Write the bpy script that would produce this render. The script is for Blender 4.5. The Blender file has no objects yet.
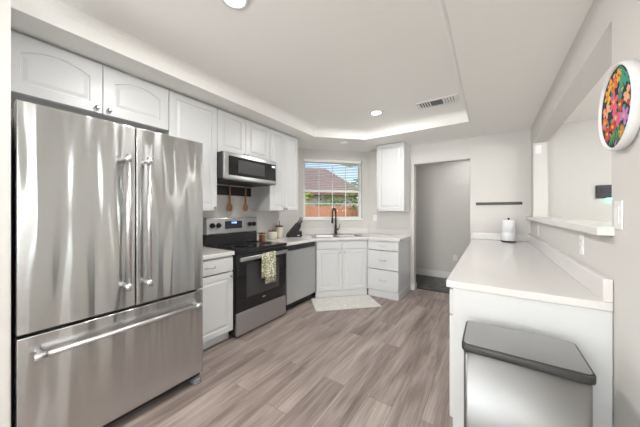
import bpy, bmesh, math, random
from math import radians as R, sin, cos, pi
from mathutils import Vector, Matrix
random.seed(7)
C = bpy.context.scene.collection
scene = bpy.context.scene

# ---------------------------------------------------------------- camera, sky, lights, exposure
cam_d = bpy.data.cameras.new('camera'); cam = bpy.data.objects.new('camera', cam_d); C.objects.link(cam)
cam_d.sensor_width = 36; cam_d.lens = 36*250/640; cam_d.shift_y = -2/640; cam_d.clip_start = 0.02
YAW = math.atan(170/250)
cam.location = (0, 0, 1.32); cam.rotation_euler = (R(90), 0, YAW)
scene.camera = cam
w = bpy.data.worlds.new('sky'); scene.world = w; w.use_nodes = True
nt = w.node_tree; nt.nodes.clear()
sky = nt.nodes.new('ShaderNodeTexSky'); sky.sky_type = 'NISHITA'; sky.sun_elevation = R(48); sky.sun_rotation = R(150)
sky.sun_disc = False; sky.altitude = 100; sky.air_density = 1; sky.dust_density = 2.5
bg = nt.nodes.new('ShaderNodeBackground'); bg.inputs['Strength'].default_value = 0.22
wo = nt.nodes.new('ShaderNodeOutputWorld')
nt.links.new(sky.outputs[0], bg.inputs[0]); nt.links.new(bg.outputs[0], wo.inputs[0])
scene.view_settings.view_transform = 'Standard'; scene.view_settings.look = 'None'
scene.view_settings.gamma = 1; scene.view_settings.use_curve_mapping = False
scene.view_settings.exposure = 0.74

def light(name, kind, loc, rot, energy, size=1, size_y=None, color=(1, 1, 1), spread=None):
    d = bpy.data.lights.new(name, kind); o = bpy.data.objects.new(name, d); C.objects.link(o)
    o.location = loc; o.rotation_euler = rot; d.energy = energy; d.color = color
    if kind == 'AREA':
        d.size = size
        if size_y: d.shape = 'RECTANGLE'; d.size_y = size_y
        else: d.shape = 'DISK'
        if spread: d.spread = spread
    elif kind == 'SUN': d.angle = size
    return o
light('sun', 'SUN', (0, 0, 8), (R(24), 0, R(20)), 1.6, R(1.5), color=(1, .96, .9))
WARM = (1, .975, .95)
# added unseen uplights: bounce fill behind the camera, window fill beyond the pass-through
light('window_daylight', 'AREA', (-1.2, -6.0, .8), (R(174), 0, 0), 480, 2.9, 1.8, (.92, .965, 1))
light('window_daylight', 'AREA', (3.52, 0.6, 1.45), (0, R(168), 0), 82, 1.7, 1.4, (.92, .965, 1))
light('window_daylight', 'AREA', (3.52, -1.9, 1.45), (0, R(168), 0), 82, 1.7, 1.4, (.92, .965, 1))

# ---------------------------------------------------------------- materials
def mat(name, col=(.8, .8, .8), rough=.5, metal=0, spec=.5, emit=None, estr=1, **kw):
    m = bpy.data.materials.new(name); m.use_nodes = True
    b = m.node_tree.nodes['Principled BSDF']
    b.inputs['Base Color'].default_value = (*col, 1); b.inputs['Roughness'].default_value = rough
    b.inputs['Metallic'].default_value = metal; b.inputs['Specular IOR Level'].default_value = spec
    if emit: b.inputs['Emission Color'].default_value = (*emit, 1); b.inputs['Emission Strength'].default_value = estr
    for k, v in kw.items(): b.inputs[k.replace('_', ' ')].default_value = v
    return m
def nodes(m): return m.node_tree.nodes, m.node_tree.links, m.node_tree.nodes['Principled BSDF']
def add_noise(m, scale=40, amt=.1, bump=0, stretch=(1, 1, 1), detail=4, dist=.01, colamt=None):
    N, L, b = nodes(m)
    tc = N.new('ShaderNodeTexCoord'); mp = N.new('ShaderNodeMapping'); mp.inputs['Scale'].default_value = stretch
    n = N.new('ShaderNodeTexNoise'); n.inputs['Scale'].default_value = scale; n.inputs['Detail'].default_value = detail
    L.new(tc.outputs['Object'], mp.inputs[0]); L.new(mp.outputs[0], n.inputs['Vector'])
    if amt:
        c = b.inputs['Base Color'].default_value[:]
        r = N.new('ShaderNodeValToRGB'); r.color_ramp.elements[0].position = .3; r.color_ramp.elements[1].position = .7
        r.color_ramp.elements[0].color = (*[x*(1-amt) for x in c[:3]], 1)
        r.color_ramp.elements[1].color = (*[min(1, x*(1+amt*.5)) for x in c[:3]], 1)
        L.new(n.outputs[0], r.inputs[0]); L.new(r.outputs[0], b.inputs['Base Color'])
    if bump:
        bp = N.new('ShaderNodeBump'); bp.inputs['Strength'].default_value = bump; bp.inputs['Distance'].default_value = dist
        L.new(n.outputs[0], bp.inputs['Height']); L.new(bp.outputs[0], b.inputs['Normal'])
    return m
M = {}
M['wall'] = add_noise(mat('wall_paint', (.665, .648, .618), .65, spec=.3), 55, 0, .12, dist=.004)
M['ceil'] = add_noise(mat('ceiling_paint', (.93, .92, .885), .7, spec=.2), 45, 0, .15, dist=.004)
M['cab'] = mat('white_cabinet_paint', (.67, .68, .685), .32, spec=.5)
M['cabin'] = mat('cabinet_interior', (.6, .6, .6), .6)
M['trim'] = mat('white_trim_paint', (.80, .80, .79), .4)
M['quartz'] = add_noise(mat('white_quartz', (.73, .715, .695), .16, spec=.5), 260, .04, 0)
M['ledge'] = mat('ledge_stone', (.76, .745, .715), .25)
M['chrome'] = mat('chrome', (.75, .75, .76), .18, 1)
M['satin'] = mat('satin_steel_bar', (.66, .66, .665), .33, 1)
M['nickel'] = mat('satin_nickel', (.55, .54, .53), .3, 1)
M['black'] = mat('black_plastic', (.012, .012, .013), .4)
M['dark'] = mat('dark_enamel', (.02, .02, .022), .35)
M['meshglass'] = mat('microwave_window', (.05, .05, .052), .35)
M['glassblack'] = mat('black_glass', (.012, .012, .014), .06, spec=.6)
M['white_pl'] = mat('white_plastic', (.85, .85, .84), .35)
M['bronze'] = mat('dark_bronze_metal', (.05, .045, .04), .35, .8)
M['display'] = mat('display_dark', (.03, .03, .045), .15)
M['digits'] = mat('display_digits', (.3, .5, .9), .5, emit=(.45, .65, 1), estr=1.6)
M['teal'] = mat('teal_status_light', (.2, .9, .7), .5, emit=(.1, .9, .65), estr=6)
M['lamp'] = mat('lamp_diffuser', (1, 1, 1), .5, emit=(1, .97, .92), estr=7)
M['lampoff'] = mat('lamp_diffuser_dim', (.9, .9, .88), .4, emit=(1, .97, .92), estr=.25)
M['cream'] = add_noise(mat('cream_ceramic', (.74, .68, .58), .4), 30, .08)
M['cork'] = add_noise(mat('brown_wood_lid', (.16, .09, .05), .5), 60, .3)
M['wood'] = add_noise(mat('spoon_wood', (.42, .19, .075), .45), 30, .35, stretch=(1, 1, .12))
M['redwood'] = add_noise(mat('red_brown_wood', (.26, .10, .05), .45), 30, .35, stretch=(1, 1, .2))
M['paper'] = add_noise(mat('paper_towel', (.86, .87, .88), .85, spec=.1), 120, .03, .3, dist=.002)
M['blind'] = mat('blind_vinyl', (.85, .85, .84), .5, Transmission_Weight=0)
M['rubber'] = mat('grey_foot_plastic', (.22, .23, .24), .5)

def steel(name, col=(.56, .572, .565), rough=.22, wob=1.0, wscale=9, aniso=.8, brush=.004):
    """horizontally brushed sheet: slow waves across the width, reflections smeared vertically"""
    m = mat(name, col, rough, 1)
    N, L, b = nodes(m)
    b.inputs['Anisotropic'].default_value = aniso; b.inputs['Anisotropic Rotation'].default_value = .25
    tg = N.new('ShaderNodeTangent'); tg.direction_type = 'RADIAL'; tg.axis = 'Z'
    L.new(tg.outputs[0], b.inputs['Tangent'])
    tc = N.new('ShaderNodeTexCoord')
    mp = N.new('ShaderNodeMapping'); mp.inputs['Scale'].default_value = (1, 1, .12)
    n = N.new('ShaderNodeTexNoise'); n.inputs['Scale'].default_value = wscale; n.inputs['Detail'].default_value = .8
    L.new(tc.outputs['Object'], mp.inputs[0]); L.new(mp.outputs[0], n.inputs['Vector'])
    mp2 = N.new('ShaderNodeMapping'); mp2.inputs['Scale'].default_value = (1.5, 1.5, 40)
    n2 = N.new('ShaderNodeTexNoise'); n2.inputs['Scale'].default_value = 6; n2.inputs['Detail'].default_value = 5
    L.new(tc.outputs['Object'], mp2.inputs[0]); L.new(mp2.outputs[0], n2.inputs['Vector'])
    if wob:
        bp = N.new('ShaderNodeBump'); bp.inputs['Strength'].default_value = wob; bp.inputs['Distance'].default_value = .028
        L.new(n.outputs[0], bp.inputs['Height']); L.new(bp.outputs[0], b.inputs['Normal'])
    r = N.new('ShaderNodeMapRange'); r.inputs[3].default_value = rough*(1-brush*5); r.inputs[4].default_value = rough*(1+brush*5)
    L.new(n2.outputs[0], r.inputs[0]); L.new(r.outputs[0], b.inputs['Roughness'])
    return m
M['steel'] = steel('brushed_stainless_steel')
M['steel2'] = steel('brushed_stainless_plain', (.52, .525, .53), .34, .12, 4)
M['lidsteel'] = steel('lid_stainless', (.42, .42, .425), .42, 0, 4, .2)
M['binsteel'] = steel('bin_stainless', (.30, .302, .304), .38, .10, 3)
M['sink'] = mat('sink_steel', (.40, .40, .40), .45, 1)

def floor_mat():
    m = mat('wood_plank_floor', rough=.38, spec=.4); N, L, b = nodes(m)
    tc = N.new('ShaderNodeTexCoord'); mp = N.new('ShaderNodeMapping'); mp.inputs['Rotation'].default_value = (0, 0, R(90))
    L.new(tc.outputs['Object'], mp.inputs[0])
    br = N.new('ShaderNodeTexBrick'); br.offset = .37; br.offset_frequency = 2; br.squash = 1
    for k, v in (('Scale', 1), ('Mortar Size', .0012), ('Mortar Smooth', .1), ('Bias', 0), ('Brick Width', 1.22), ('Row Height', .182)): br.inputs[k].default_value = v
    br.inputs['Color1'].default_value = (0, 0, 0, 1); br.inputs['Color2'].default_value = (1, 1, 1, 1); br.inputs['Mortar'].default_value = (.5, .5, .5, 1)
    L.new(mp.outputs[0], br.inputs['Vector'])
    # shift the grain per plank
    comb = N.new('ShaderNodeVectorMath'); comb.operation = 'MULTIPLY_ADD'
    L.new(br.outputs['Color'], comb.inputs[0]); comb.inputs[1].default_value = (7, 13, 5); L.new(tc.outputs['Object'], comb.inputs[2])
    m1 = N.new('ShaderNodeMapping'); m1.inputs['Scale'].default_value = (9, .9, 1); L.new(comb.outputs[0], m1.inputs[0])
    n1 = N.new('ShaderNodeTexNoise'); n1.inputs['Scale'].default_value = 1.6; n1.inputs['Detail'].default_value = 6; n1.inputs['Distortion'].default_value = .6
    L.new(m1.outputs[0], n1.inputs['Vector'])
    m2 = N.new('ShaderNodeMapping'); m2.inputs['Scale'].default_value = (60, 2.2, 1); L.new(comb.outputs[0], m2.inputs[0])
    n2 = N.new('ShaderNodeTexNoise'); n2.inputs['Scale'].default_value = 2; n2.inputs['Detail'].default_value = 4; L.new(m2.outputs[0], n2.inputs['Vector'])
    mx = N.new('ShaderNodeMix'); mx.data_type = 'FLOAT'; mx.inputs[0].default_value = .35
    L.new(n1.outputs[0], mx.inputs[2]); L.new(n2.outputs[0], mx.inputs[3])
    ad = N.new('ShaderNodeMath'); ad.operation = 'MULTIPLY_ADD'; ad.inputs[1].default_value = .12
    L.new(br.outputs['Color'], ad.inputs[0]); L.new(mx.outputs[0], ad.inputs[2])
    r = N.new('ShaderNodeValToRGB'); e = r.color_ramp.elements
    e[0].position = .34; e[0].color = (.115, .088, .075, 1); e[1].position = .74; e[1].color = (.41, .345, .31, 1)
    k = e.new(.52); k.color = (.24, .192, .172, 1)
    L.new(ad.outputs[0], r.inputs[0])
    mm = N.new('ShaderNodeMix'); mm.data_type = 'RGBA'; L.new(br.outputs['Fac'], mm.inputs[0]); L.new(r.outputs[0], mm.inputs[6]); mm.inputs[7].default_value = (.12, .085, .065, 1)
    L.new(mm.outputs[2], b.inputs['Base Color'])
    bp = N.new('ShaderNodeBump'); bp.inputs['Strength'].default_value = .12; bp.inputs['Distance'].default_value = .002
    L.new(n2.outputs[0], bp.inputs['Height']); L.new(bp.outputs[0], b.inputs['Normal'])
    return m
M['floor'] = floor_mat()
def slate_mat():
    m = mat('dark_slate_tile', (.03, .03, .032), .35); N, L, b = nodes(m)
    tc = N.new('ShaderNodeTexCoord'); n = N.new('ShaderNodeTexNoise'); n.inputs['Scale'].default_value = 9; n.inputs['Detail'].default_value = 8
    L.new(tc.outputs['Object'], n.inputs['Vector'])
    r = N.new('ShaderNodeValToRGB'); e = r.color_ramp.elements; e[0].position = .45; e[0].color = (.025, .025, .028, 1); e[1].position = .75; e[1].color = (.13, .125, .12, 1)
    L.new(n.outputs[0], r.inputs[0]); L.new(r.outputs[0], b.inputs['Base Color']); return m
M['slate'] = slate_mat()
def weave_mat(name, c1, c2, scale, t0=.72, t1=.92):
    m = mat(name, c1, .9, spec=.1); N, L, b = nodes(m)
    tc = N.new('ShaderNodeTexCoord'); v = N.new('ShaderNodeTexVoronoi'); v.inputs['Scale'].default_value = scale
    n = N.new('ShaderNodeTexNoise'); n.inputs['Scale'].default_value = scale*.35; n.inputs['Detail'].default_value = 3
    L.new(tc.outputs['Object'], v.inputs['Vector']); L.new(tc.outputs['Object'], n.inputs['Vector'])
    ad = N.new('ShaderNodeMath'); L.new(v.outputs['Distance'], ad.inputs[0]); L.new(n.outputs[0], ad.inputs[1])
    r = N.new('ShaderNodeValToRGB'); e = r.color_ramp.elements; e[0].position = t0; e[0].color = (*c1, 1); e[1].position = t1; e[1].color = (*c2, 1)
    L.new(ad.outputs[0], r.inputs[0]); L.new(r.outputs[0], b.inputs['Base Color'])
    bp = N.new('ShaderNodeBump'); bp.inputs['Strength'].default_value = .4; bp.inputs['Distance'].default_value = .003
    L.new(v.outputs['Distance'], bp.inputs['Height']); L.new(bp.outputs[0], b.inputs['Normal']); return m
M['rug'] = weave_mat('pale_rug_weave', (.70, .69, .67), (.60, .59, .56), 34)
M['towel'] = weave_mat('green_leaf_print_cloth', (.80, .77, .68), (.32, .33, .19), 55, .88, 1.1)
def clear_glass():
    m = bpy.data.materials.new('window_glass'); m.use_nodes = True; N = m.node_tree.nodes; L = m.node_tree.links; N.clear()
    t = N.new('ShaderNodeBsdfTransparent'); t.inputs[0].default_value = (.96, .98, .97, 1)
    g = N.new('ShaderNodeBsdfGlossy'); g.inputs['Roughness'].default_value = .02
    f = N.new('ShaderNodeFresnel'); f.inputs[0].default_value = 1.08; mx = N.new('ShaderNodeMixShader'); o = N.new('ShaderNodeOutputMaterial')
    L.new(f.outputs[0], mx.inputs[0]); L.new(t.outputs[0], mx.inputs[1]); L.new(g.outputs[0], mx.inputs[2]); L.new(mx.outputs[0], o.inputs[0]); return m
M['glass'] = clear_glass()
M['fence'] = add_noise(mat('red_cedar_fence', (.46, .21, .13), .8), 6, .3, stretch=(8, 8, 1))
M['leafA'] = add_noise(mat('leaf_green', (.16, .25, .06), .9, spec=.1), 12, .5)
M['leafB'] = add_noise(mat('leaf_yellow_green', (.42, .48, .10), .9, spec=.1), 12, .4)
M['trunk'] = add_noise(mat('grey_bark', (.30, .27, .25), .9), 20, .4)
M['grass'] = add_noise(mat('dry_lawn', (.30, .33, .16), .95), 8, .4)
M['roof'] = add_noise(mat('red_brown_roof_tiles', (.20, .10, .09), .8), 12, .3)
M['stucco'] = add_noise(mat('white_stucco', (.42, .38, .36), .9), 10, .1)

# ---------------------------------------------------------------- mesh helpers
def box(bm, x0, x1, y0, y1, z0, z1, bev=0, seg=2, mi=0):
    mtx = Matrix.Translation(((x0+x1)/2, (y0+y1)/2, (z0+z1)/2)) @ Matrix.Diagonal((abs(x1-x0), abs(y1-y0), abs(z1-z0), 1))
    r = bmesh.ops.create_cube(bm, size=1, matrix=mtx); vs = r['verts']
    fs = {f for v in vs for f in v.link_faces}
    for f in fs: f.material_index = mi
    if bev:
        es = list({e for v in vs for e in v.link_edges})
        q = bmesh.ops.bevel(bm, geom=es, offset=bev, segments=seg, profile=.5, affect='EDGES', clamp_overlap=True)
        for f in q['faces']: f.material_index = mi; f.smooth = True
    return bm
def cyl(bm, a, b, r0, r1=None, n=20, mi=0, cap=True):
    a = Vector(a); b = Vector(b); d = b-a; r1 = r0 if r1 is None else r1
    q = d.to_track_quat('Z', 'Y').to_matrix().to_4x4()
    r = bmesh.ops.create_cone(bm, cap_ends=cap, segments=n, radius1=r0, radius2=r1, depth=d.length, matrix=Matrix.Translation((a+b)/2) @ q)
    for f in {f for v in r['verts'] for f in v.link_faces}:
        f.material_index = mi
        if len(f.verts) == 4: f.smooth = True
    return bm
def tube(bm, pts, r, n=10, mi=0, flat=1.0, radii=None):
    pts = [Vector(p) for p in pts]; rings = []; up = Vector((0, 0, 1)); prev = None
    for i, p in enumerate(pts):
        t = (pts[min(i+1, len(pts)-1)]-pts[max(i-1, 0)]).normalized()
        if prev is None:
            u = t.cross(up)
            if u.length < .1: u = t.cross(Vector((1, 0, 0)))
        else: u = prev-t*prev.dot(t)
        u.normalize(); prev = u; v = t.cross(u)
        rr = radii[i] if radii else r
        rings.append([bm.verts.new(p+u*cos(2*pi*k/n)*rr+v*sin(2*pi*k/n)*rr*flat) for k in range(n)])
    for a, b in zip(rings, rings[1:]):
        for k in range(n):
            f = bm.faces.new((a[k], a[(k+1) % n], b[(k+1) % n], b[k])); f.smooth = True; f.material_index = mi
    for rg in (rings[0][::-1], rings[-1]):
        f = bm.faces.new(rg); f.material_index = mi
    return bm
def lathe(bm, prof, c=(0, 0, 0), n=28, mi=0, sx=1, sy=1):
    rings = []
    for r, z in prof:
        rings.append([bm.verts.new((c[0]+r*sx*cos(2*pi*k/n), c[1]+r*sy*sin(2*pi*k/n), c[2]+z)) for k in range(n)])
    for a, b in zip(rings, rings[1:]):
        for k in range(n):
            f = bm.faces.new((a[k], a[(k+1) % n], b[(k+1) % n], b[k])); f.smooth = True; f.material_index = mi
    bm.faces.new(rings[0][::-1]).material_index = mi; bm.faces.new(rings[-1]).material_index = mi
    return bm
def prism(bm, poly, z0, z1, holes=(), mi=0, bev=0):
    """extruded polygon (x, y) with holes"""
    es = []
    for lp in [poly]+list(holes):
        vs = [bm.verts.new((x, y, z0)) for x, y in lp]
        es += [bm.edges.new((vs[i], vs[(i+1) % len(vs)])) for i in range(len(vs))]
    r = bmesh.ops.triangle_fill(bm, edges=es, use_beauty=True, use_dissolve=False)
    fs = [f for f in r['geom'] if isinstance(f, bmesh.types.BMFace)]
    ex = bmesh.ops.extrude_face_region(bm, geom=fs)
    vs = [g for g in ex['geom'] if isinstance(g, bmesh.types.BMVert)]
    bmesh.ops.translate(bm, verts=vs, vec=(0, 0, z1-z0))
    bmesh.ops.recalc_face_normals(bm, faces=bm.faces)
    if bev:
        e2 = [e for e in bm.edges if len(e.link_faces) == 2 and e.calc_face_angle(0) > .5 and abs(e.verts[0].co.z-e.verts[1].co.z) < 1e-5 and e.verts[0].co.z > max(z0, z1)-1e-4]
        bmesh.ops.bevel(bm, geom=e2, offset=bev, segments=2, profile=.5, affect='EDGES', clamp_overlap=True)
    return bm
def nb(): return bmesh.new()
def obj(name, bm, m, parent=None, label=None, loc=None, rot=None):
    bmesh.ops.recalc_face_normals(bm, faces=bm.faces)
    me = bpy.data.meshes.new(name); bm.to_mesh(me); bm.free()
    for q in (m if isinstance(m, (list, tuple)) else [m]): me.materials.append(q)
    o = bpy.data.objects.new(name, me); C.objects.link(o)
    if parent: o.parent = parent
    if label: o['label'] = label
    if loc: o.location = loc
    if rot: o.rotation_euler = rot
    return o
def thing(name, label, cat, loc=(0, 0, 0), rotz=0, group=None):
    o = bpy.data.objects.new(name, None); C.objects.link(o); o.empty_display_size = .1
    o.location = loc; o.rotation_euler = (0, 0, rotz); o['label'] = label; o['category'] = cat
    if group: o['group'] = group
    return o
def tag(o, label, cat, group=None):
    o['label'] = label; o['category'] = cat
    if group: o['group'] = group
    return o
def struct(name, bm, m, parent=None, loc=None, rot=None):
    o = obj(name, bm, m, parent, None, loc, rot)
    if not parent: o['kind'] = 'structure'
    return o

# ---------------------------------------------------------------- room shell
XL, YB, XR = -2.79, 4.36, .452          # left wall, back wall, right wall faces
DC = 6.24                              # diagonal wall: y - x = DC
ZC, ZT = 2.435, 2.57                   # low ceiling, tray ceiling
DX0, DY0 = XL, XL+DC                   # left end of diagonal wall
DX1, DY1 = YB-DC, YB                   # right end
DLEN = math.hypot(DX1-DX0, DY1-DY0)

bm = nb(); box(bm, -2.95, 3.75, -6.65, 4.50, -.1, 0); struct('floor', bm, M['floor'])
bm = nb(); box(bm, -2.95, 3.75, 4.50, 5.75, -.1, 0); struct('floor_hall', bm, M['slate'])
bm = nb(); box(bm, XL-.14, XL, -6.64, DY0+.06, 0, 2.75); struct('wall_left', bm, M['wall'])
bm = nb(); box(bm, XL, -1.80, -.06, .150, 0, ZC-.001, .006); struct('wall_stub', bm, M['wall'])
# diagonal wall with window opening (local x along the wall, y outward)
S0, S1, WZ0, WZ1 = .070, 1.168, 1.178, 2.258
bm = nb(); box(bm, -.02, S0, 0, .14, 0, 2.7); box(bm, S1, DLEN+.02, 0, .14, 0, 2.7)
box(bm, S0, S1, 0, .14, 0, WZ0); box(bm, S0, S1, 0, .14, WZ1, 2.7)
struct('wall_diagonal', bm, M['wall'], loc=(DX0, DY0, 0), rot=(0, 0, R(45)))
# back wall with hall doorway, continues behind the pass-through
DOX0, DOX1, DOZ = -1.056, -.248, 2.11
bm = nb(); box(bm, DX1-.02, DOX0, YB, YB+.14, 0, 2.7, .008); box(bm, DOX1, 3.62, YB, YB+.14, 0, 2.7, .008); box(bm, DOX0-.01, DOX1+.01, YB, YB+.14, DOZ, 2.7, .008)
struct('wall_back', bm, M['wall'])
# hall behind the doorway
bm = nb(); box(bm, -2.2, 1.2, 5.50, 5.62, 0, 2.7); struct('wall_hall_back', bm, M['wall'])
bm = nb(); box(bm, -1.95, -1.85, 4.50, 5.50, 0, 2.7); struct('wall_hall_left', bm, M['wall'])
bm = nb(); box(bm, 1.0, 1.1, 4.50, 5.50, 0, 2.7); struct('wall_hall_right', bm, M['wall'])
# right wall: half wall, header, far stub, near part
WT = .14; JN, JF, HZ, PZ = 1.665, 4.12, 2.18, 1.205
bm = nb()
prism(bm, [(.35, 0), (YB, 0), (YB, 2.7), (.35, 2.7)], XR, XR+WT, [[(JN, PZ), (JF, PZ), (JF, HZ), (JN, HZ)]])
bmesh.ops.transform(bm, matrix=Matrix(((0, 0, 1, 0), (1, 0, 0, 0), (0, 1, 0, 0), (0, 0, 0, 1))), verts=bm.verts)
struct('wall_right', bm, M['wall'])
# shell of the room behind the camera / beyond the pass-through, with window openings
bm = nb()
box(bm, XL, -2.5, -6.64, -6.5, 0, 2.7); box(bm, .1, 3.62, -6.64, -6.5, 0, 2.7); box(bm, -2.5, .1, -6.64, -6.5, 0, .6); box(bm, -2.5, .1, -6.64, -6.5, 2.3, 2.7)
struct('wall_front', bm, M['wall'])
bm = nb()
for y0, y1 in ((-6.64, -2.6), (-1.2, -.1), (1.3, 4.5)): box(bm, 3.6, 3.74, y0, y1, 0, 2.7)
for y0, y1 in ((-2.6, -1.2), (-.1, 1.3)): box(bm, 3.6, 3.74, y0, y1, 0, .6); box(bm, 3.6, 3.74, y0, y1, 2.3, 2.7)
struct('wall_far_right', bm, M['wall'])
# ceiling with tray
tray = [(-2.16, -.6), (-.21, -.6), (-.21, 3.60), (-1.60, 3.60), (-2.16, 3.04)]
outer = [(-2.93, -6.64), (3.74, -6.64), (3.74, 5.62), (-2.93, 5.62)]
bm = nb(); prism(bm, outer, ZC, ZC+.012, [tray])
def inset(poly, d):
    n = len(poly); out = []
    for i in range(n):
        p0, p1, p2 = Vector(poly[i-1]), Vector(poly[i]), Vector(poly[(i+1) % n])
        e1 = (p1-p0).normalized(); e2 = (p2-p1).normalized(); n1 = Vector((-e1.y, e1.x)); n2 = Vector((-e2.y, e2.x))
        b = (n1+n2); b = b/b.dot(n1); q = p1+b*d; out.append((q.x, q.y))
    return out
# rounded riser
prof = [(.0015, -.0005), (.0015, .085), (.008, .108), (.022, .125), (.045, ZT-ZC)]
rings = [[bm.verts.new((x, y, ZC+h)) for x, y in inset(tray, d)] for d, h in prof]
for a, b in zip(rings, rings[1:]):
    for k in range(5): bm.faces.new((a[k], a[(k+1) % 5], b[(k+1) % 5], b[k]))
bm.faces.new(rings[-1])
struct('ceiling', bm, M['ceil'])
bm = nb()
box(bm, DOX0-.34, DOX0-.001, YB-.012, YB, 0, .09, .004)
bm.clear(); box(bm, -1.115, DOX0+.006, YB-.014, YB, 0, .10, .005); box(bm, DOX0, DOX0+.014, YB-.014, YB+.14, 0, .10, .005)
struct('baseboard_back', bm, M['trim'])
bm = nb(); box(bm, -1.84, .99, 5.485, 5.5, 0, .13, .005); struct('baseboard_hall', bm, M['trim'])
bm = nb(); box(bm, XR-.014, XR, .35, 1.615, 0, .10, .005); struct('baseboard_right', bm, M['trim'])

# ledge of the pass-through
bm = nb(); box(bm, .400, XR+WT+.03, 1.635, YB-.002, 1.212, 1.252, .004)
struct('trim_1', bm, M['ledge'])
bm = nb(); box(bm, -.216, -.200, -.6, 3.605, ZC-.006, ZC+.004, .002); struct('trim_3', bm, M['trim'])
# little metal-edge trim of the doorway threshold
bm = nb(); box(bm, DOX0+.016, DOX1, 4.485, 4.515, 0, .008, .002); struct('trim_2', bm, M['black'])

# ---------------------------------------------------------------- window over the sink
wr = thing('window_1', 'white grid window above the sink with a half lowered blind', 'window', (DX0, DY0, 0), R(45)); wr['kind'] = 'structure'
del wr['category']; del wr['label']
fr = .045
def rect_frame(bm, x0, x1, z0, z1, y0, y1, t, bev=.003):
    box(bm, x0, x0+t, y0, y1, z0, z1, bev); box(bm, x1-t, x1, y0, y1, z0, z1, bev)
    box(bm, x0+t*.9, x1-t*.9, y0, y1, z0, z0+t, bev); box(bm, x0+t*.9, x1-t*.9, y0, y1, z1-t, z1, bev)
bm = nb(); rect_frame(bm, S0, S1, WZ0, WZ1, .05, .11, fr)
f0 = struct('window_frame', bm, M['trim'], wr)
ZM = 1.70
bm = nb()
box(bm, S0+fr, S1-fr, .055, .085, ZM-.02, ZM+.02, .003)
for i in (1, 2, 3):
    x = S0+fr+(S1-S0-2*fr)*i/4; box(bm, x-.006, x+.006, .064, .076, WZ0+fr, WZ1-fr)
for z in (WZ0+fr+(ZM-WZ0-fr)*.5, ZM+(WZ1-fr-ZM)*.5): box(bm, S0+fr, S1-fr, .064, .076, z-.006, z+.006)
struct('window_grid', bm, M['trim'], wr)
bm = nb(); box(bm, S0+fr-.004, S1-fr+.004, .068, .072, WZ0+fr-.004, WZ1-fr+.004); struct('window_pane', bm, M['glass'], wr)
bm = nb(); box(bm, S0-.02, S1+.02, -.018, .05, WZ0-.018, WZ0+.004, .004); struct('window_sill', bm, M['trim'], wr)
# blind
bl = thing('venetian_blind', 'white horizontal slat blind covering the upper half of the sink window', 'blind', (DX0, DY0, 0), R(45))
bm = nb(); box(bm, S0+.015, S1-.015, .004, .045, WZ1-.05, WZ1-.002, .004); obj('head_rail', bm, M['blind'], bl)
ns = 17; zt, zb = WZ1-.065, 1.715
for i in range(ns):
    z = zt-(zt-zb)*i/(ns-1); bm = nb()
    box(bm, S0+.02, S1-.02, -.016, .016, -.0012, .0012)
    bmesh.ops.rotate(bm, verts=bm.verts, cent=(0, 0, 0), matrix=Matrix.Rotation(R(-21), 3, 'X'))
    bmesh.ops.translate(bm, verts=bm.verts, vec=(0, .025, z)); obj('slat', bm, M['blind'], bl)
bm = nb(); box(bm, S0+.02, S1-.02, .010, .040, zb-.045, zb-.018, .004); obj('bottom_rail', bm, M['blind'], bl)
for x in (S0+.25, S1-.25):
    bm = nb(); cyl(bm, (x, .0075, zb-.02), (x, .0075, WZ1-.05), .0012, n=6); obj('cord', bm, M['blind'], bl)

# windows of the other rooms (never directly in view, seen in reflections)
def plain_window(n, loc, rotz, wdt):
    t = bpy.data.objects.new('window_%d' % n, None); C.objects.link(t); t.location = loc; t.rotation_euler = (0, 0, rotz); t['kind'] = 'structure'
    bm = nb(); rect_frame(bm, 0, wdt, .6, 2.3, .03, .11, .06); box(bm, wdt/2-.03, wdt/2+.03, .04, .1, .62, 2.28, .003); struct('window_frame', bm, M['trim'], t)
    bm = nb(); box(bm, .05, wdt-.05, .066, .072, .65, 2.25); struct('window_pane', bm, M['glass'], t)
plain_window(2, (-2.5, -6.64, 0), 0, 2.6)
plain_window(3, (3.74, -2.6, 0), R(90), 1.4)
plain_window(4, (3.74, -.1, 0), R(90), 1.4)

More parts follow.
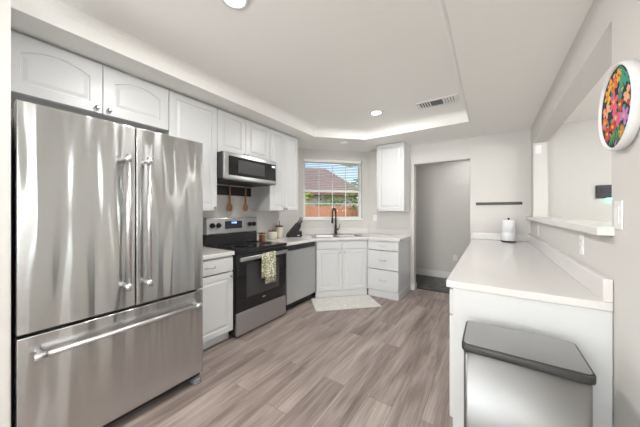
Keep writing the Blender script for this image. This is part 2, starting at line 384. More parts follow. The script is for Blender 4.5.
# ---------------------------------------------------------------- exterior beyond the sink window
bm = nb(); prism(bm, [(-30, 4.0), (-3.0, 4.0), (-3.0, 5.9), (12, 5.9), (12, 40), (-30, 40)], -.35, -.30)
struct('ground_garden', bm, M['grass'])
def loc_out(s, o):   # along the diagonal wall, outward
    return (DX0+s*.7071-o*.7071, DY0+s*.7071+o*.7071)
fx, fy = loc_out(-7, 6.0)
ft = thing('garden_fence', 'red cedar board fence across the garden outside the sink window', 'fence', (fx, fy, -.3), R(45))
bm = nb()
for i in range(12): box(bm, 0, 14, 0, .02, .04+.15*i, .06+.15*i+.14, .003, 1)
obj('board_panel', bm, M['fence'], ft)
for i in range(8):
    bm = nb(); box(bm, i*2-.05, i*2+.05, -.07, -.001, 0, 1.88, .006); obj('fence_post', bm, M['fence'], ft)
def tree(loc, h, r, lm, label, name='garden_tree', squash=.8, trunk=True, cat='tree'):
    t = thing(name, label, cat, loc)
    bm = nb(); rnd = random.Random(int(loc[0]*100)+7)
    for k in range(420):
        a = rnd.uniform(0, 2*pi); e = math.asin(rnd.uniform(-1, 1)); q = r*rnd.uniform(.45, 1)
        c = Vector((q*cos(a)*cos(e), q*sin(a)*cos(e), h+q*sin(e)*squash)); s = r*rnd.uniform(.06, .13)
        m3 = Matrix.Rotation(rnd.uniform(0, 6.3), 3, 'Z') @ Matrix.Rotation(rnd.uniform(0, 6.3), 3, 'X')
        vs = [bm.verts.new(c+m3 @ Vector(p)*s) for p in ((-1, 0, 0), (0, -.45, .1), (1, 0, 0), (0, .45, .1))]
        bm.faces.new(vs)
    obj('foliage', bm, lm, t)
    bm = nb()
    if trunk:
        tube(bm, [(0, 0, 0), (.05, 0, h*.4), (-.05, 0, h*.75), (.1, 0, h)], .1, 8, radii=[.11, .09, .07, .04])
        tube(bm, [(0, 0, h*.5), (.3, .1, h*.8), (.5, .1, h*1.05)], .05, 6, radii=[.06, .045, .02])
    else:
        for a in range(5): tube(bm, [(0, 0, 0), (.3*r*cos(a*1.3), .3*r*sin(a*1.3), h*.6), (.6*r*cos(a*1.3), .6*r*sin(a*1.3), h)], .02, 5)
    obj('trunk', bm, M['trunk'], t)
for s, o, h, r, lm, lab in ((-.1, 7.6, 3.6, 1.0, 'leafA', 'leafy green tree with grey trunk standing behind the garden fence'),
                            (-1.6, 5.0, 2.2, 1.0, 'leafA', 'green tree in front of the fence at the left edge of the sink window'),
                            (3.2, 5.0, 2.3, 1.0, 'leafA', 'green tree in front of the fence at the right edge of the sink window')):
    x, y = loc_out(s, o); tree((x, y, -.3), h, r, M[lm], lab)
for s, o, h, r, lm, lab in ((.9, 8.4, 2.35, .8, 'leafB', 'yellow green bush just over the fence, centre of the window'), (-1.2, 7.6, 2.0, .9, 'leafA', 'green bush over the fence, left side of the window'), (2.3, 7.6, 1.9, .8, 'leafA', 'green bush over the fence, right side of the window')):
    x, y = loc_out(s, o); tree((x, y, -.3), h, r, M[lm], lab, 'garden_bush', .8, False, 'bush')
hx, hy = loc_out(-2.6, 10.2)
ht = thing('neighbour_house', 'pale stucco house with low red brown roof beyond the garden fence', 'house', (hx, hy, -.3), R(45))
bm = nb(); box(bm, .3, 7.3, 0.3, 5, 0, 2.75); obj('wall', bm, M['stucco'], ht)
bm = nb()
v = [bm.verts.new(p) for p in ((-.2, -.2, 2.6), (7.8, -.2, 2.6), (7.8, 5.2, 2.6), (-.2, 5.2, 2.6), (1.8, 2.5, 4.6), (5.8, 2.5, 4.6), (-.2, -.2, 2.72), (7.8, -.2, 2.72), (7.8, 5.2, 2.72), (-.2, 5.2, 2.72))]
for f in ((0, 3, 2, 1), (0, 1, 7, 6), (1, 2, 8, 7), (2, 3, 9, 8), (3, 0, 6, 9), (6, 7, 5, 4), (7, 8, 5), (8, 9, 4, 5), (9, 6, 4)): bm.faces.new([v[i] for i in f])
obj('roof', bm, M['roof'], ht)

# ---------------------------------------------------------------- cabinet parts
def panel_ring(x0, x1, z0, z1, arch=0, na=14):
    """closed outline; starts bottom-left, runs bottom, right, top (arch) and left"""
    pts = [(x0, z0), (x1, z0)]
    zc = z1-arch
    for i in range(na+1):
        t = i/na; x = x1+(x0-x1)*t
        pts.append((x, zc+arch*math.sin(pi*t)**.9 if arch else z1))
    return pts
def door_bm(w, h, t=.019, stile=.06, arch=0, raised=True, groove=.006):
    """front faces -y, back at y=0; local x 0..w, z 0..h"""
    bm = nb(); na = 14
    def ring(m, y, a): return [bm.verts.new((x, y, z)) for x, z in panel_ring(m, w-m, m, h-m, a, na)]
    def outer(m, y): return [bm.verts.new((x, y, z)) for x, z in panel_ring(m, w-m, m, h-m, 0, na)]
    R_ = [outer(0, 0), outer(0, -t+.003), outer(.003, -t)]
    if raised and w > 2.6*stile and h > 2.6*stile:
        R_ += [ring(stile, -t, arch), ring(stile+.004, -t+groove, arch), ring(stile+.012, -t+groove, arch*.97),
               ring(stile+.034, -t+.001, arch*.9)]
    for a, b in zip(R_, R_[1:]):
        n = len(a)
        for k in range(n): bm.faces.new((a[k], a[(k+1) % n], b[(k+1) % n], b[k]))
    bm.faces.new(R_[0][::-1]); bm.faces.new(R_[-1])
    return bm
def knob_bm():
    bm = nb(); lathe(bm, [(.006, 0), (.005, .010), (.012, .016), (.015, .022), (.013, .028), (.004, .031)], n=16)
    bmesh.ops.rotate(bm, verts=bm.verts, cent=(0, 0, 0), matrix=Matrix.Rotation(R(90), 3, 'X')); return bm   # points to -y
def pull_bm(wd=.096):
    bm = nb(); pts = []
    for i in range(13):
        t = i/12; x = -wd/2+wd*t; pts.append((x, -.004-.024*math.sin(pi*t)**.6, .004*math.sin(2*pi*t*1.0)-.002))
    tube(bm, pts, .0042, 8)
    for s in (-1, 1): cyl(bm, (s*wd/2, 0, 0), (s*wd/2, -.008, 0), .007, n=12)
    return bm
def add_door(par, x0, x1, z0, z1, knob=None, arch=0, stile=.055, name='door'):
    """knob: (x, z) inside the door"""
    g = .0015
    d = obj(name, door_bm(x1-x0-2*g, z1-z0-2*g, arch=arch, stile=stile), M['cab'], par, loc=(x0+g, 0, z0+g))
    if knob: obj('knob', knob_bm(), M['nickel'], d, loc=(knob[0]-x0-g, -.019, knob[1]-z0-g))
    return d
def add_drawer(par, x0, x1, z0, z1, pull=True, name='drawer'):
    g = .0015
    d = obj(name, door_bm(x1-x0-2*g, z1-z0-2*g, raised=False), M['cab'], par, loc=(x0+g, 0, z0+g))
    if pull: obj('handle', pull_bm(), M['nickel'], d, loc=((x1-x0)/2-g, -.019, (z1-z0)/2-g))
    return d
def cabinet(name, label, loc, rotz, w_, dep, z0, z1, plinth=0, recess=.05, fill=True, front_plinth=False):
    t = thing(name, label, 'cabinet', loc, rotz)
    bm = nb(); th = .016
    box(bm, 0, th, .001, dep, z0+plinth, z1, .001, 1); box(bm, w_-th, w_, .001, dep, z0+plinth, z1, .001, 1)
    box(bm, th, w_-th, .004, dep, z0+plinth, z0+plinth+th); box(bm, th, w_-th, .004, dep, z1-th, z1)
    box(bm, th, w_-th, dep-.008, dep, z0+plinth+th, z1-th)
    obj('body', bm, M['cab'], t)
    if plinth:
        bm = nb(); box(bm, 0.0, w_, recess, dep-.02, z0, z0+plinth-.0005, .002); obj('plinth', bm, M['cab'], t)
    return t
RL = R(90)
# --- left wall cupboards (local x -> +Y)
XU = -2.42                                 # carcass face; doors stand proud of it
ZU0, ZU1, ZO = 1.328, 2.424, 2.05
UD = XU-XL-.004
c = cabinet('wall_cabinet', 'white wide cupboard with two arched doors above the refrigerator', (XU, .163, 0), RL, .938, UD, ZO, ZU1)
add_door(c, 0, .472, ZO, ZU1, (.437, ZO+.035), arch=.05, stile=.07); add_door(c, .472, .938, ZO, ZU1, (.507, ZO+.035), arch=.05, stile=.07)
c = cabinet('wall_cabinet', 'tall white single door cupboard between refrigerator and microwave', (XU, 1.1025, 0), RL, .483, UD, ZU0, ZU1)
add_door(c, 0, .483, ZU0, ZU1, (.453, ZU0+.035), stile=.06)
c = cabinet('wall_cabinet', 'short white two door cupboard directly above the microwave', (XU, 1.587, 0), RL, .768, UD, 1.962, ZU1)
add_door(c, 0, .372, 1.962, ZU1, (.347, 1.992), stile=.06); add_door(c, .372, .768, 1.962, ZU1, (.397, 1.992), stile=.06)
c = cabinet('wall_cabinet', 'tall white two door cupboard between microwave and sink window', (XU, 2.357, 0), RL, .580, UD, ZU0, ZU1)
add_door(c, 0, .290, ZU0, ZU1, (.268, ZU0+.035), stile=.055); add_door(c, .290, .580, ZU0, ZU1, (.312, ZU0+.035), stile=.055)
# --- cupboard on the back wall
c = cabinet('wall_cabinet', 'white single door cupboard on the back wall right of the window', (-1.58, 4.03, 0), 0, .46, YB-.004-4.03, 1.325, ZU1)
add_door(c, 0, .46, 1.325, ZU1, (.03, 1.36), stile=.06)
# --- base cupboards
CT = .875                                  # underside of worktop
c = cabinet('base_cabinet', 'white base cabinet with one drawer and door between refrigerator and range', (-2.20, 1.115, 0), RL, .508, .585, 0, CT, .10, .06)
add_drawer(c, 0, .508, .715, .862); add_door(c, 0, .508, .105, .705, (.475, .665), stile=.055)
SBX, SBY = -2.20, 3.115                    # left front corner of the corner sink unit
SW = math.hypot(-1.615-SBX, 3.70-SBY)
c = thing('sink_cabinet', 'white angled corner base cabinet with two doors below the sink', 'cabinet', (SBX, SBY, 0), R(45))
bm = nb(); th = .016
prism(bm, [(0, .001), (SW, .001), (SW+.16, .20), (SW/2+.32, .53), (SW/2-.32, .53), (-.16, .20)], .10, .62)
box(bm, 0, SW, .001, .018, .62, CT); obj('body', bm, M['cab'], c)
bm = nb(); box(bm, 0, SW, -.004, .02, 0, .0995, .002); obj('plinth', bm, M['cab'], c)
h_ = SW/2
for x0, x1 in ((0.012, h_), (h_, SW-.012)): add_drawer(c, x0, x1, .745, .862, False, 'false_drawer_front')
add_door(c, 0.012, h_, .105, .735, (h_-.035, .69)); add_door(c, h_, SW-.012, .105, .735, (h_+.035, .69))
DRX0, DRX1, DRY = -1.60, -1.12, 3.72
c = cabinet('drawer_cabinet', 'white three drawer base cabinet beside the hall doorway', (DRX0, DRY, 0), 0, DRX1-DRX0, YB-.006-DRY, 0, CT, .10, -.004)
wd_ = DRX1-DRX0
add_drawer(c, 0, wd_, .725, .862); add_drawer(c, 0, wd_, .432, .718); add_drawer(c, 0, wd_, .108, .424)
bm = nb(); box(bm, wd_, wd_+.012, -.018, YB-.006-DRY, 0, .095, .003); box(bm, .02, wd_+.012, -.018, -.005, 0, .095, .003); obj('base_moulding', bm, M['cab'], c)
bm = nb(); box(bm, -.014, -.0005, -.010, .0, .10, CT-.001); obj('filler_strip', bm, M['cab'], c)

# ---------------------------------------------------------------- worktops
t = thing('countertop', 'short white quartz worktop between refrigerator and range', 'countertop', (0, 0, 0))
bm = nb(); box(bm, XL+.002, -2.165, 1.112, 1.628, CT+.001, .915, .004); obj('slab', bm, M['quartz'], t)
bm = nb(); box(bm, XL+.002, XL+.018, 1.112, 1.628, .9155, 1.015, .003); obj('backsplash', bm, M['quartz'], t)
def sl(s, o): return (SBX+s*.7071-o*.7071, SBY+s*.7071+o*.7071)     # sink unit local -> world
t = thing('countertop', 'long white quartz worktop wrapping the corner around the sink', 'countertop', (0, 0, 0))
e = .03
hole = [sl(h_-.40, .085), sl(h_+.40, .085), sl(h_+.40, .465), sl(h_-.40, .465)]
k45 = .0124
poly = [(XL+.002, 2.412), (-2.165, 2.412), (-2.165, SBY-k45), (DRX0+.0-k45, 3.70-e+.02), (-1.095, 3.69), (-1.095, YB-.002), (DX1+.002, YB-.002), (XL+.002, DY0-.002)]
poly[3] = (-2.165+(3.69-(SBY-k45)), 3.69)
bm = nb(); prism(bm, poly, CT+.001, .915, [hole], bev=.003); obj('slab', bm, M['quartz'], t)
bm = nb(); box(bm, XL+.002, XL+.016, 2.412, DY0-.01, .9155, 1.015, .003)
box(bm, DX1+.02, -1.095, YB-.016, YB-.002, .9155, 1.015, .003)
bb = nb(); box(bb, .01, DLEN-.01, -.016, -.002, .9155, 1.015, .003)
bmesh.ops.transform(bb, matrix=Matrix.Translation((DX0, DY0, 0)) @ Matrix.Rotation(R(45), 4, 'Z'), verts=bb.verts)
tmp = bpy.data.meshes.new('tmp'); bb.to_mesh(tmp); bb.free(); bm.from_mesh(tmp)
obj('backsplash', bm, M['quartz'], t)
# peninsula
t = thing('countertop', 'broad white quartz peninsula worktop running along the right wall', 'countertop', (0, 0, 0))
bm = nb(); box(bm, -.214, XR-.002, 1.635, YB-.002, CT+.001, .915, .004); obj('slab', bm, M['quartz'], t)
bm = nb(); box(bm, XR-.034, XR-.002, 1.637, YB-.02, .9155, 1.018, .003); box(bm, -.20, XR-.002, YB-.02, YB-.002, .9155, 1.015, .003); obj('backsplash', bm, M['quartz'], t)
c = thing('peninsula_cabinet', 'white peninsula base cabinet with plain end panel behind the waste bin', 'cabinet', (-.18, 4.34, 0), R(-90))
PL = 4.34-1.655
bm = nb(); box(bm, 0, PL, .001, XR-.03+.18, .10, CT); obj('body', bm, M['cab'], c)
bm = nb(); box(bm, PL+.0005, PL+.014, -.0, XR-.003+.18, 0, CT, .002)
obj('end_panel', bm, M['cab'], c)
bm = nb(); box(bm, 0, PL-.001, .06, XR-.05+.18, 0, .0995); obj('plinth', bm, M['cab'], c)
for i in range(5):
    a = PL*i/5; b_ = PL*(i+1)/5
    add_drawer(c, a+.004, b_-.004, .715, .862, False); add_door(c, a+.004, b_-.004, .105, .705)

# ---------------------------------------------------------------- refrigerator (local x -> +Y, front -y -> +X)
FX, FY, FW = -1.84, .166, .929
f = thing('refrigerator', 'large stainless steel french door refrigerator with bottom freezer drawer', 'refrigerator', (FX, FY, 0), RL)
bm = nb(); box(bm, .006, FW-.006, .085, .88, .03, 1.80, .004); obj('body', bm, M['rubber'], f)
ZS = .722
xm = .483
def slab_door(name, x0, x1, z0, z1, r=.005):
    bm = nb(); box(bm, x0, x1, 0, .078, z0, z1, r, 4); return obj(name, bm, M['steel'], f)
dl = slab_door('door', .002, xm-.003, ZS+.008, 1.850); dr = slab_door('door', xm+.003, FW-.002, ZS+.008, 1.850)
fz = slab_door('freezer_drawer', .002, FW-.002, .085, ZS-.008)
def bar_handle(par, a, b, off=.055, r=.0125, inset_=.0):
    h = bm = nb(); a = Vector(a); b = Vector(b); d = (b-a).normalized(); o = Vector((0, -off, 0))
    cyl(bm, a+o-d*.02, b+o+d*.02, r, n=24)
    for p in (a, b):
        cyl(bm, p+Vector((0, .0, 0)), p+o, r*.95, n=20); cyl(bm, p+o-d*.022, p+o+d*.018, r*1.25, n=24)
    return obj('handle', bm, M['satin'], par)
bar_handle(dl, (xm-.055, 0, .87), (xm-.055, 0, 1.64)); bar_handle(dr, (xm+.055, 0, .87), (xm+.055, 0, 1.64))
bar_handle(fz, (.075, 0, .625), (FW-.065, 0, .625))
bm = nb(); box(bm, .01, FW-.01, .03, .08, .05, .0845, .002); obj('toe_grille', bm, M['black'], f)
for x in (.02, FW-.07):
    bm = nb(); box(bm, x, x+.05, .005, .09, .0, .045, .006); obj('foot', bm, M['rubber'], f)

# ---------------------------------------------------------------- range
SX, SY, SWD = -2.155, 1.642, .760
s = thing('kitchen_range', 'stainless steel electric range with black glass oven door and cooktop', 'range', (SX, SY, 0), RL)
D = SX-XL-.012
bm = nb(); box(bm, 0, SWD, .03, D, .02, .895, .003); obj('body', bm, M['dark'], s)
bm = nb(); box(bm, -.0, SWD, -.012, D-.05, .896, .922, .005, 3, 0)
box(bm, .02, SWD-.02, .035, D-.085, .922, .9235)
for x, y, r in ((.2, .17, .10), (.57, .17, .08), (.2, .42, .075), (.57, .42, .10)):
    lathe(bm, [(r, .9236), (r, .9240), (r-.004, .9241), (r-.0041, .9236)], (x, y, 0), 36, 1)
obj('cooktop', bm, [M['glassblack'], M['rubber']], s)
od = obj('oven_door', box(nb(), .004, SWD-.004, 0, .034, .262, .868, .006, 3), M['glassblack'], s)
bm = nb(); box(bm, .13, SWD-.13, -.001, .001, .40, .76, .0008); obj('window_glass', bm, M['meshglass'], od)
bm = nb(); box(bm, .02, SWD-.02, -.050, -.028, .800, .842, .008, 3)
for x in (.04, SWD-.04): box(bm, x-.014, x+.014, -.030, .0, .804, .838, .004)
obj('handle', bm, M['steel2'], od)
bm = nb(); box(bm, -.023, .023, -.0016, 0, -.006, .006, .001)
for v in bm.verts: v.co.x += v.co.z*.5
obj('maker_badge', bm, M['chrome'], od, loc=(.38, 0, .345))
bm = nb(); box(bm, .004, SWD-.004, .002, .034, .022, .256, .005, 3); obj('storage_drawer', bm, M['steel2'], s)
bm = nb(); box(bm, .0, SWD, -.006, .028, .871, .8955, .003); obj('vent_trim', bm, M['dark'], s)
for x in (.03, SWD-.06):
    bm = nb(); cyl(bm, (x+.015, .08, 0), (x+.015, .08, .02), .014); obj('foot', bm, M['black'], s)
bm = nb(); box(bm, 0, SWD, D-.075, D, .9225, 1.035, .004); box(bm, .003, SWD-.003, D-.07, D, 1.03, 1.05); obj('backguard_base', bm, M['dark'], s)
bm = nb(); box(bm, 0, SWD, D-.082, D, 1.045, 1.245, .012, 4); bk = obj('control_panel', bm, M['steel2'], s)
yf = D-.082
bm = nb(); box(bm, .245, .50, yf-.002, yf, 1.105, 1.20, .001); dp = obj('display', bm, M['display'], bk)
bm = nb()
def seg7(bm, x, z, h, ch, t=.0035):
    w_ = h*.5; S = {'a': (x, x+w_, z+h-t, z+h), 'g': (x, x+w_, z+h/2-t/2, z+h/2+t/2), 'd': (x, x+w_, z, z+t), 'f': (x, x+t, z+h/2, z+h), 'b': (x+w_-t, x+w_, z+h/2, z+h), 'e': (x, x+t, z, z+h/2), 'c': (x+w_-t, x+w_, z, z+h/2)}
    for q in {'1': 'bc', '2': 'abged', '0': 'abcdef', '5': 'afgcd', '8': 'abcdefg'}[ch]:
        a, b, c_, d_ = S[q]; box(bm, a, b, yf-.003, yf-.0021, c_, d_)
for i, ch in enumerate('1200'): seg7(bm, .335+i*.02+(.006 if i > 1 else 0), 1.170, .02, ch)
obj('clock_digits', bm, M['digits'], dp)
for x in (.075, .155, .625, .695):
    bm = nb(); cyl(bm, (0, 0, 0), (0, -.008, 0), .031, n=28); cyl(bm, (0, -.008, 0), (0, -.03, 0), .026, .022, n=28); box(bm, -.006, .006, -.036, -.028, -.022, .022, .002)
    obj('knob', bm, M['black'], bk, loc=(x, yf, 1.152))

# hanging dish towel over the oven handle
tw = thing('dish_towel', 'green and cream leaf print towel hanging on the oven handle', 'towel', (SX, SY, 0), RL)
def drape(name, x0, x1, y_front, ztop, zbot, wob, ph):
    bm = nb(); nx, nz = 14, 20; g = []
    for j in range(nz+1):
        t = j/nz; row = []
        for i in range(nx+1):
            u = i/nx; y = y_front-wob*t*(.5+.5*sin(u*9+ph))-.002
            z = ztop+(zbot-ztop)*t-.01*t*sin(u*3+ph)
            row.append(bm.verts.new((x0+(x1-x0)*u+.004*sin(t*4+ph), y, z)))
        g.append(row)
    return bm, g
X0, X1 = .325, .515
bm = nb(); nx = 14
prof = [(-.057, .505-.0), (-.057, .60), (-.0575, .70), (-.058, .80), (-.0575, .843), (-.050, .850), (-.036, .850), (-.0245, .843), (-.022, .80), (-.020, .70), (-.016, .62)]
g = []
for j, (y, z) in enumerate(prof):
    row = []
    for i in range(nx+1):
        u = i/nx; fall = max(0, (.80-z)/.3) if j < 4 else 0
        yy = y-.010*fall*(.5+.5*sin(u*10)); row.append(bm.verts.new((X0+(X1-X0)*(u+.0)+(.012*(1-u) if j < 2 else 0), yy, z-(.012*u if j == 0 else 0))))
    g.append(row)
for a, b in zip(g, g[1:]):
    for i in range(nx): bm.faces.new((a[i], a[i+1], b[i+1], b[i])).smooth = True
o = obj('cloth', bm, M['towel'], tw); sm = o.modifiers.new('thick', 'SOLIDIFY'); sm.thickness = .003; sm.offset = 0
bm = nb(); g = []
for j in range(8):
    t = j/7; row = [bm.verts.new((X0-.030+.08*i/4, -.0525-.002*sin(i*2), .842-.27*t)) for i in range(5)]; g.append(row)
for a, b in zip(g, g[1:]):
    for i in range(4): bm.faces.new((a[i], a[i+1], b[i+1], b[i])).smooth = True
o = obj('folded_corner', bm, M['towel'], tw); sm = o.modifiers.new('thick', 'SOLIDIFY'); sm.thickness = .002; sm.offset = 0

# ---------------------------------------------------------------- microwave
mz0, mz1, mw = 1.662, 1.955, .766
MX = -2.28; MY = 1.588
m_ = thing('microwave', 'stainless low profile microwave mounted over the range', 'microwave', (MX, MY, 0), RL)
MD = MX-XL-.006
bm = nb(); box(bm, 0, mw, .03, MD, mz0+.012, mz1, .003)
v = box(bm, .02, mw-.02, .05, MD-.03, mz0-.004, mz0+.02)
obj('body', bm, M['dark'], m_)
bm = nb(); box(bm, 0, mw, 0, .030, mz0+.012, mz1, .006, 3); md = obj('door', bm, M['steel2'], m_)
bm = nb(); box(bm, .050, mw-.018, -.003, 0, mz0+.048, mz1-.040, .0015); obj('door_glass', bm, M['glassblack'], md)
bm = nb(); box(bm, .17, .56, -.004, -.003, mz0+.08, mz1-.07, .0004); obj('window_mesh', bm, M['meshglass'], md)
bm = nb(); box(bm, mw-.085, mw-.035, -.0042, -.003, mz1-.082, mz1-.060, .0004); obj('display', bm, M['digits'], md)
bm = nb(); box(bm, 0.01, mw-.01, .0, .05, mz0-.002, mz0+.0115, .004); obj('pull_lip', bm, M['rubber'], m_)
# black strip on the wall under the microwave and two spoons
bm = nb(); box(bm, XL+.001, XL+.018, 1.70, 2.385, 1.527, 1.645, .003)
tag(obj('utensil_rail', bm, M['black']), 'black wall strip under the microwave behind the wooden spoons', 'rail')
def spoon(y, label):
    t = thing('wooden_spoon', label, 'spoon', (XL+.026, y, 1.32), 0)
    bm = nb(); tube(bm, [(0, 0, .10), (.0, 0, .20), (0, 0, .33)], .008, 10, radii=[.014, .012, .015], flat=.5); obj('handle', bm, M['wood'], t)
    bm = nb()
    for sgn in (1,):
        n = 16; rings = []
        for j in range(9):
            tt = j/8; z = .005+.11*tt; wd = .041*math.sin(pi*min(1, tt*.86+.14)**1.0)**.7 if tt < 1 else .012
            rings.append([bm.verts.new((.010*cos(2*pi*k/n)*(.4+wd*15), max(wd, .008)*sin(2*pi*k/n), z)) for k in range(n)])
        for a, b in zip(rings, rings[1:]):
            for k in range(n): bm.faces.new((a[k], a[(k+1) % n], b[(k+1) % n], b[k])).smooth = True
        bm.faces.new(rings[0][::-1]); bm.faces.new(rings[-1])
    obj('bowl', bm, M['wood'], t)
spoon(2.005, 'brown wooden spoon hanging under the microwave, nearer the refrigerator')
spoon(2.255, 'brown wooden spoon hanging under the microwave, nearer the sink window')

# ---------------------------------------------------------------- dishwasher
dw = thing('dishwasher', 'stainless dishwasher with dark control strip left of the sink cabinet', 'dishwasher', (-2.175, 2.430, 0), RL)
W_ = .645
bm = nb(); box(bm, .003, W_-.003, .03, .56, .10, CT-.002); obj('body', bm, M['rubber'], dw)
bm = nb(); box(bm, .003, W_-.003, 0, .028, .105, .800, .005, 3); dd = obj('door', bm, M['steel2'], dw)
bm = nb(); box(bm, .003, W_-.003, 0.002, .028, .804, .868, .004, 3); cs = obj('control_strip', bm, M['dark'], dw)
bm = nb(); box(bm, .22, .46, -.008, .004, .822, .842, .004); obj('pocket_handle', bm, M['black'], cs)
bm = nb(); box(bm, .0, W_, .07, .50, 0.0, .098, .002); obj('kick_plate', bm, M['black'], dw)

# ---------------------------------------------------------------- sink and faucet (angled unit frame)
sk = thing('kitchen_sink', 'stainless double bowl sink set in the corner worktop', 'sink', (SBX, SBY, 0), R(45))
bm = nb()
def ring_rect(x0, x1, y0, y1, z, r=.03, n=5):
    out = []
    for cx, cy, a0 in ((x1-r, y0+r, -90), (x1-r, y1-r, 0), (x0+r, y1-r, 90), (x0+r, y0+r, 180)):
        for i in range(n+1): a = R(a0+90*i/n); out.append(bm.verts.new((cx+r*cos(a), cy+r*sin(a), z)))
    return out
def bowl(x0, x1, y0, y1):
    rs = [ring_rect(x0-.012, x1+.012, y0-.012, y1+.012, .9205), ring_rect(x0, x1, y0, y1, .914), ring_rect(x0+.006, x1-.006, y0+.006, y1-.006, .76), ring_rect(x0+.05, x1-.05, y0+.05, y1-.05, .735)]
    for a, b in zip(rs, rs[1:]):
        for k in range(len(a)): bm.faces.new((a[k], a[(k+1) % len(a)], b[(k+1) % len(a)], b[k])).smooth = True
    bm.faces.new(rs[-1])
bowl(h_-.36, h_-.015, .115, .43); bowl(h_+.015, h_+.36, .115, .43); obj('bowls', bm, M['sink'], sk)
bm = nb()
prism(bm, [(h_-.425, .06), (h_+.425, .06), (h_+.425, .49), (h_-.425, .49)], .9155, .9205, [[(h_-.372, .103), (h_-.003, .103), (h_-.003, .442), (h_-.372, .442)], [(h_+.003, .103), (h_+.372, .103), (h_+.372, .442), (h_+.003, .442)]])
obj('rim', bm, M['sink'], sk)
for x in (h_-.19, h_+.19):
    bm = nb(); lathe(bm, [(.04, .7355), (.04, .739), (.028, .739), (.02, .7365)], (x, .27, 0), 24); obj('drain', bm, M['chrome'], sk)
fa = thing('faucet', 'dark bronze pull-down spring faucet behind the sink', 'faucet', (*sl(h_+.045, .55), .916), R(8))
bm = nb(); box(bm, -.12, .12, -.03, .03, 0, .008, .004); bmesh.ops.rotate(bm, verts=bm.verts, cent=(0, 0, 0), matrix=Matrix.Rotation(R(37), 3, 'Z')); obj('deck_plate', bm, M['bronze'], fa)
bm = nb(); cyl(bm, (0, 0, .008), (0, 0, .14), .024); cyl(bm, (0, 0, .14), (0, 0, .20), .02, .013); tube(bm, [(0, 0, .19), (0, 0, .38)]+[(0, -.075+.075*cos(a), .38+.075*sin(a)) for a in [pi*i/12 for i in range(1, 13)]]+[(0, -.15, .33)], .012, 12)
obj('neck', bm, M['bronze'], fa)
bm = nb(); pts = []
for i in range(240):
    t = i/239; a = t*2*pi*20
    L1, L2 = .20, .236; s_ = t*(L1+L2)
    if s_ < L1: p = Vector((0, 0, .19+s_)); d1 = Vector((0, 1, 0))
    else:
        th_ = (s_-L1)/.075; p = Vector((0, -.075+.075*cos(th_), .39+.075*sin(th_)-.01)); d1 = Vector((0, cos(th_), sin(th_)))
    pts.append(p+d1*.016*cos(a)+Vector((1, 0, 0))*.016*sin(a))
tube(bm, pts, .0028, 5); obj('spring', bm, M['bronze'], fa)
bm = nb(); cyl(bm, (0, -.15, .335), (0, -.15, .22), .014, .019); cyl(bm, (0, -.15, .22), (0, -.15, .20), .019, .016); tube(bm, [(0, 0, .27), (0, -.08, .275), (0, -.135, .275)], .006, 8); obj('spray_head', bm, M['bronze'], fa)
bm = nb(); cyl(bm, (.02, 0, .09), (.055, 0, .09), .014); tube(bm, [(.05, 0, .09), (.075, -.005, .13), (.082, -.01, .19)], .006, 8); obj('lever', bm, M['bronze'], fa)

# ---------------------------------------------------------------- things on the left worktop
ZW = .9155
t = thing('canister', 'low round cream canister with brown lid beside the range', 'canister', (-2.66, 2.665, ZW), 0)
bm = nb(); lathe(bm, [(.058, 0), (.066, .006), (.068, .05), (.068, .095), (.062, .108)], n=32); obj('jar', bm, M['cream'], t)
bm = nb(); lathe(bm, [(.060, .1085), (.062, .112), (.062, .122), (.02, .126), (.012, .13), (.014, .138), (.008, .142)], n=32); obj('lid', bm, M['cork'], t)
t = thing('canister', 'taller slim cream canister with dark lid and tall knob behind', 'canister', (-2.705, 2.855, ZW), 0)
bm = nb(); lathe(bm, [(.052, 0), (.058, .006), (.058, .15), (.052, .165)], n=32); obj('jar', bm, M['cream'], t)
bm = nb(); lathe(bm, [(.056, .1655), (.058, .17), (.057, .186), (.012, .190), (.006, .20), (.006, .235), (.011, .245), (.004, .255)], n=32); obj('lid', bm, M['cork'], t)
t = thing('spice_box', 'small red brown wooden box tucked beside the range back', 'box', (-2.655, 2.450, ZW), 0)
bm = nb(); box(bm, -.030, .030, -.028, .028, 0, .075, .004); obj('body', bm, M['redwood'], t)
bm = nb(); box(bm, -.037, .037, -.032, .032, .0855, .105, .004); cyl(bm, (0, 0, .105), (0, 0, .115), .006); obj('lid', bm, M['cork'], t)
# knife block
t = thing('knife_block', 'black slanted knife block near the sink window', 'knife block', (-2.58, 3.055, ZW), R(62))
bm = nb()
pf = [(-.115, 0), (.02, 0), (.115, .185), (.055, .225), (-.115, .045)]
v0 = [bm.verts.new((x, -.045, z)) for x, z in pf]; v1 = [bm.verts.new((x, .045, z)) for x, z in pf]
bm.faces.new(v0); bm.faces.new(v1[::-1])
for i in range(5): bm.faces.new((v0[i], v0[(i+1) % 5], v1[(i+1) % 5], v1[i]))
bmesh.ops.bevel(bm, geom=list(bm.edges), offset=.004, segments=2, affect='EDGES', profile=.5); obj('slotted_body', bm, M['black'], t)
bm = nb(); box(bm, .0, .12, -.05, .05, 0, .09, .006); obj('base', bm, M['black'], t)
bm = nb(); box(bm, .04, .08, -.0515, -.0503, .02, .032, .0005); obj('label_plate', bm, M['white_pl'], t)
ax = Vector((.13, 0, .185)).normalized()
n_ = 0
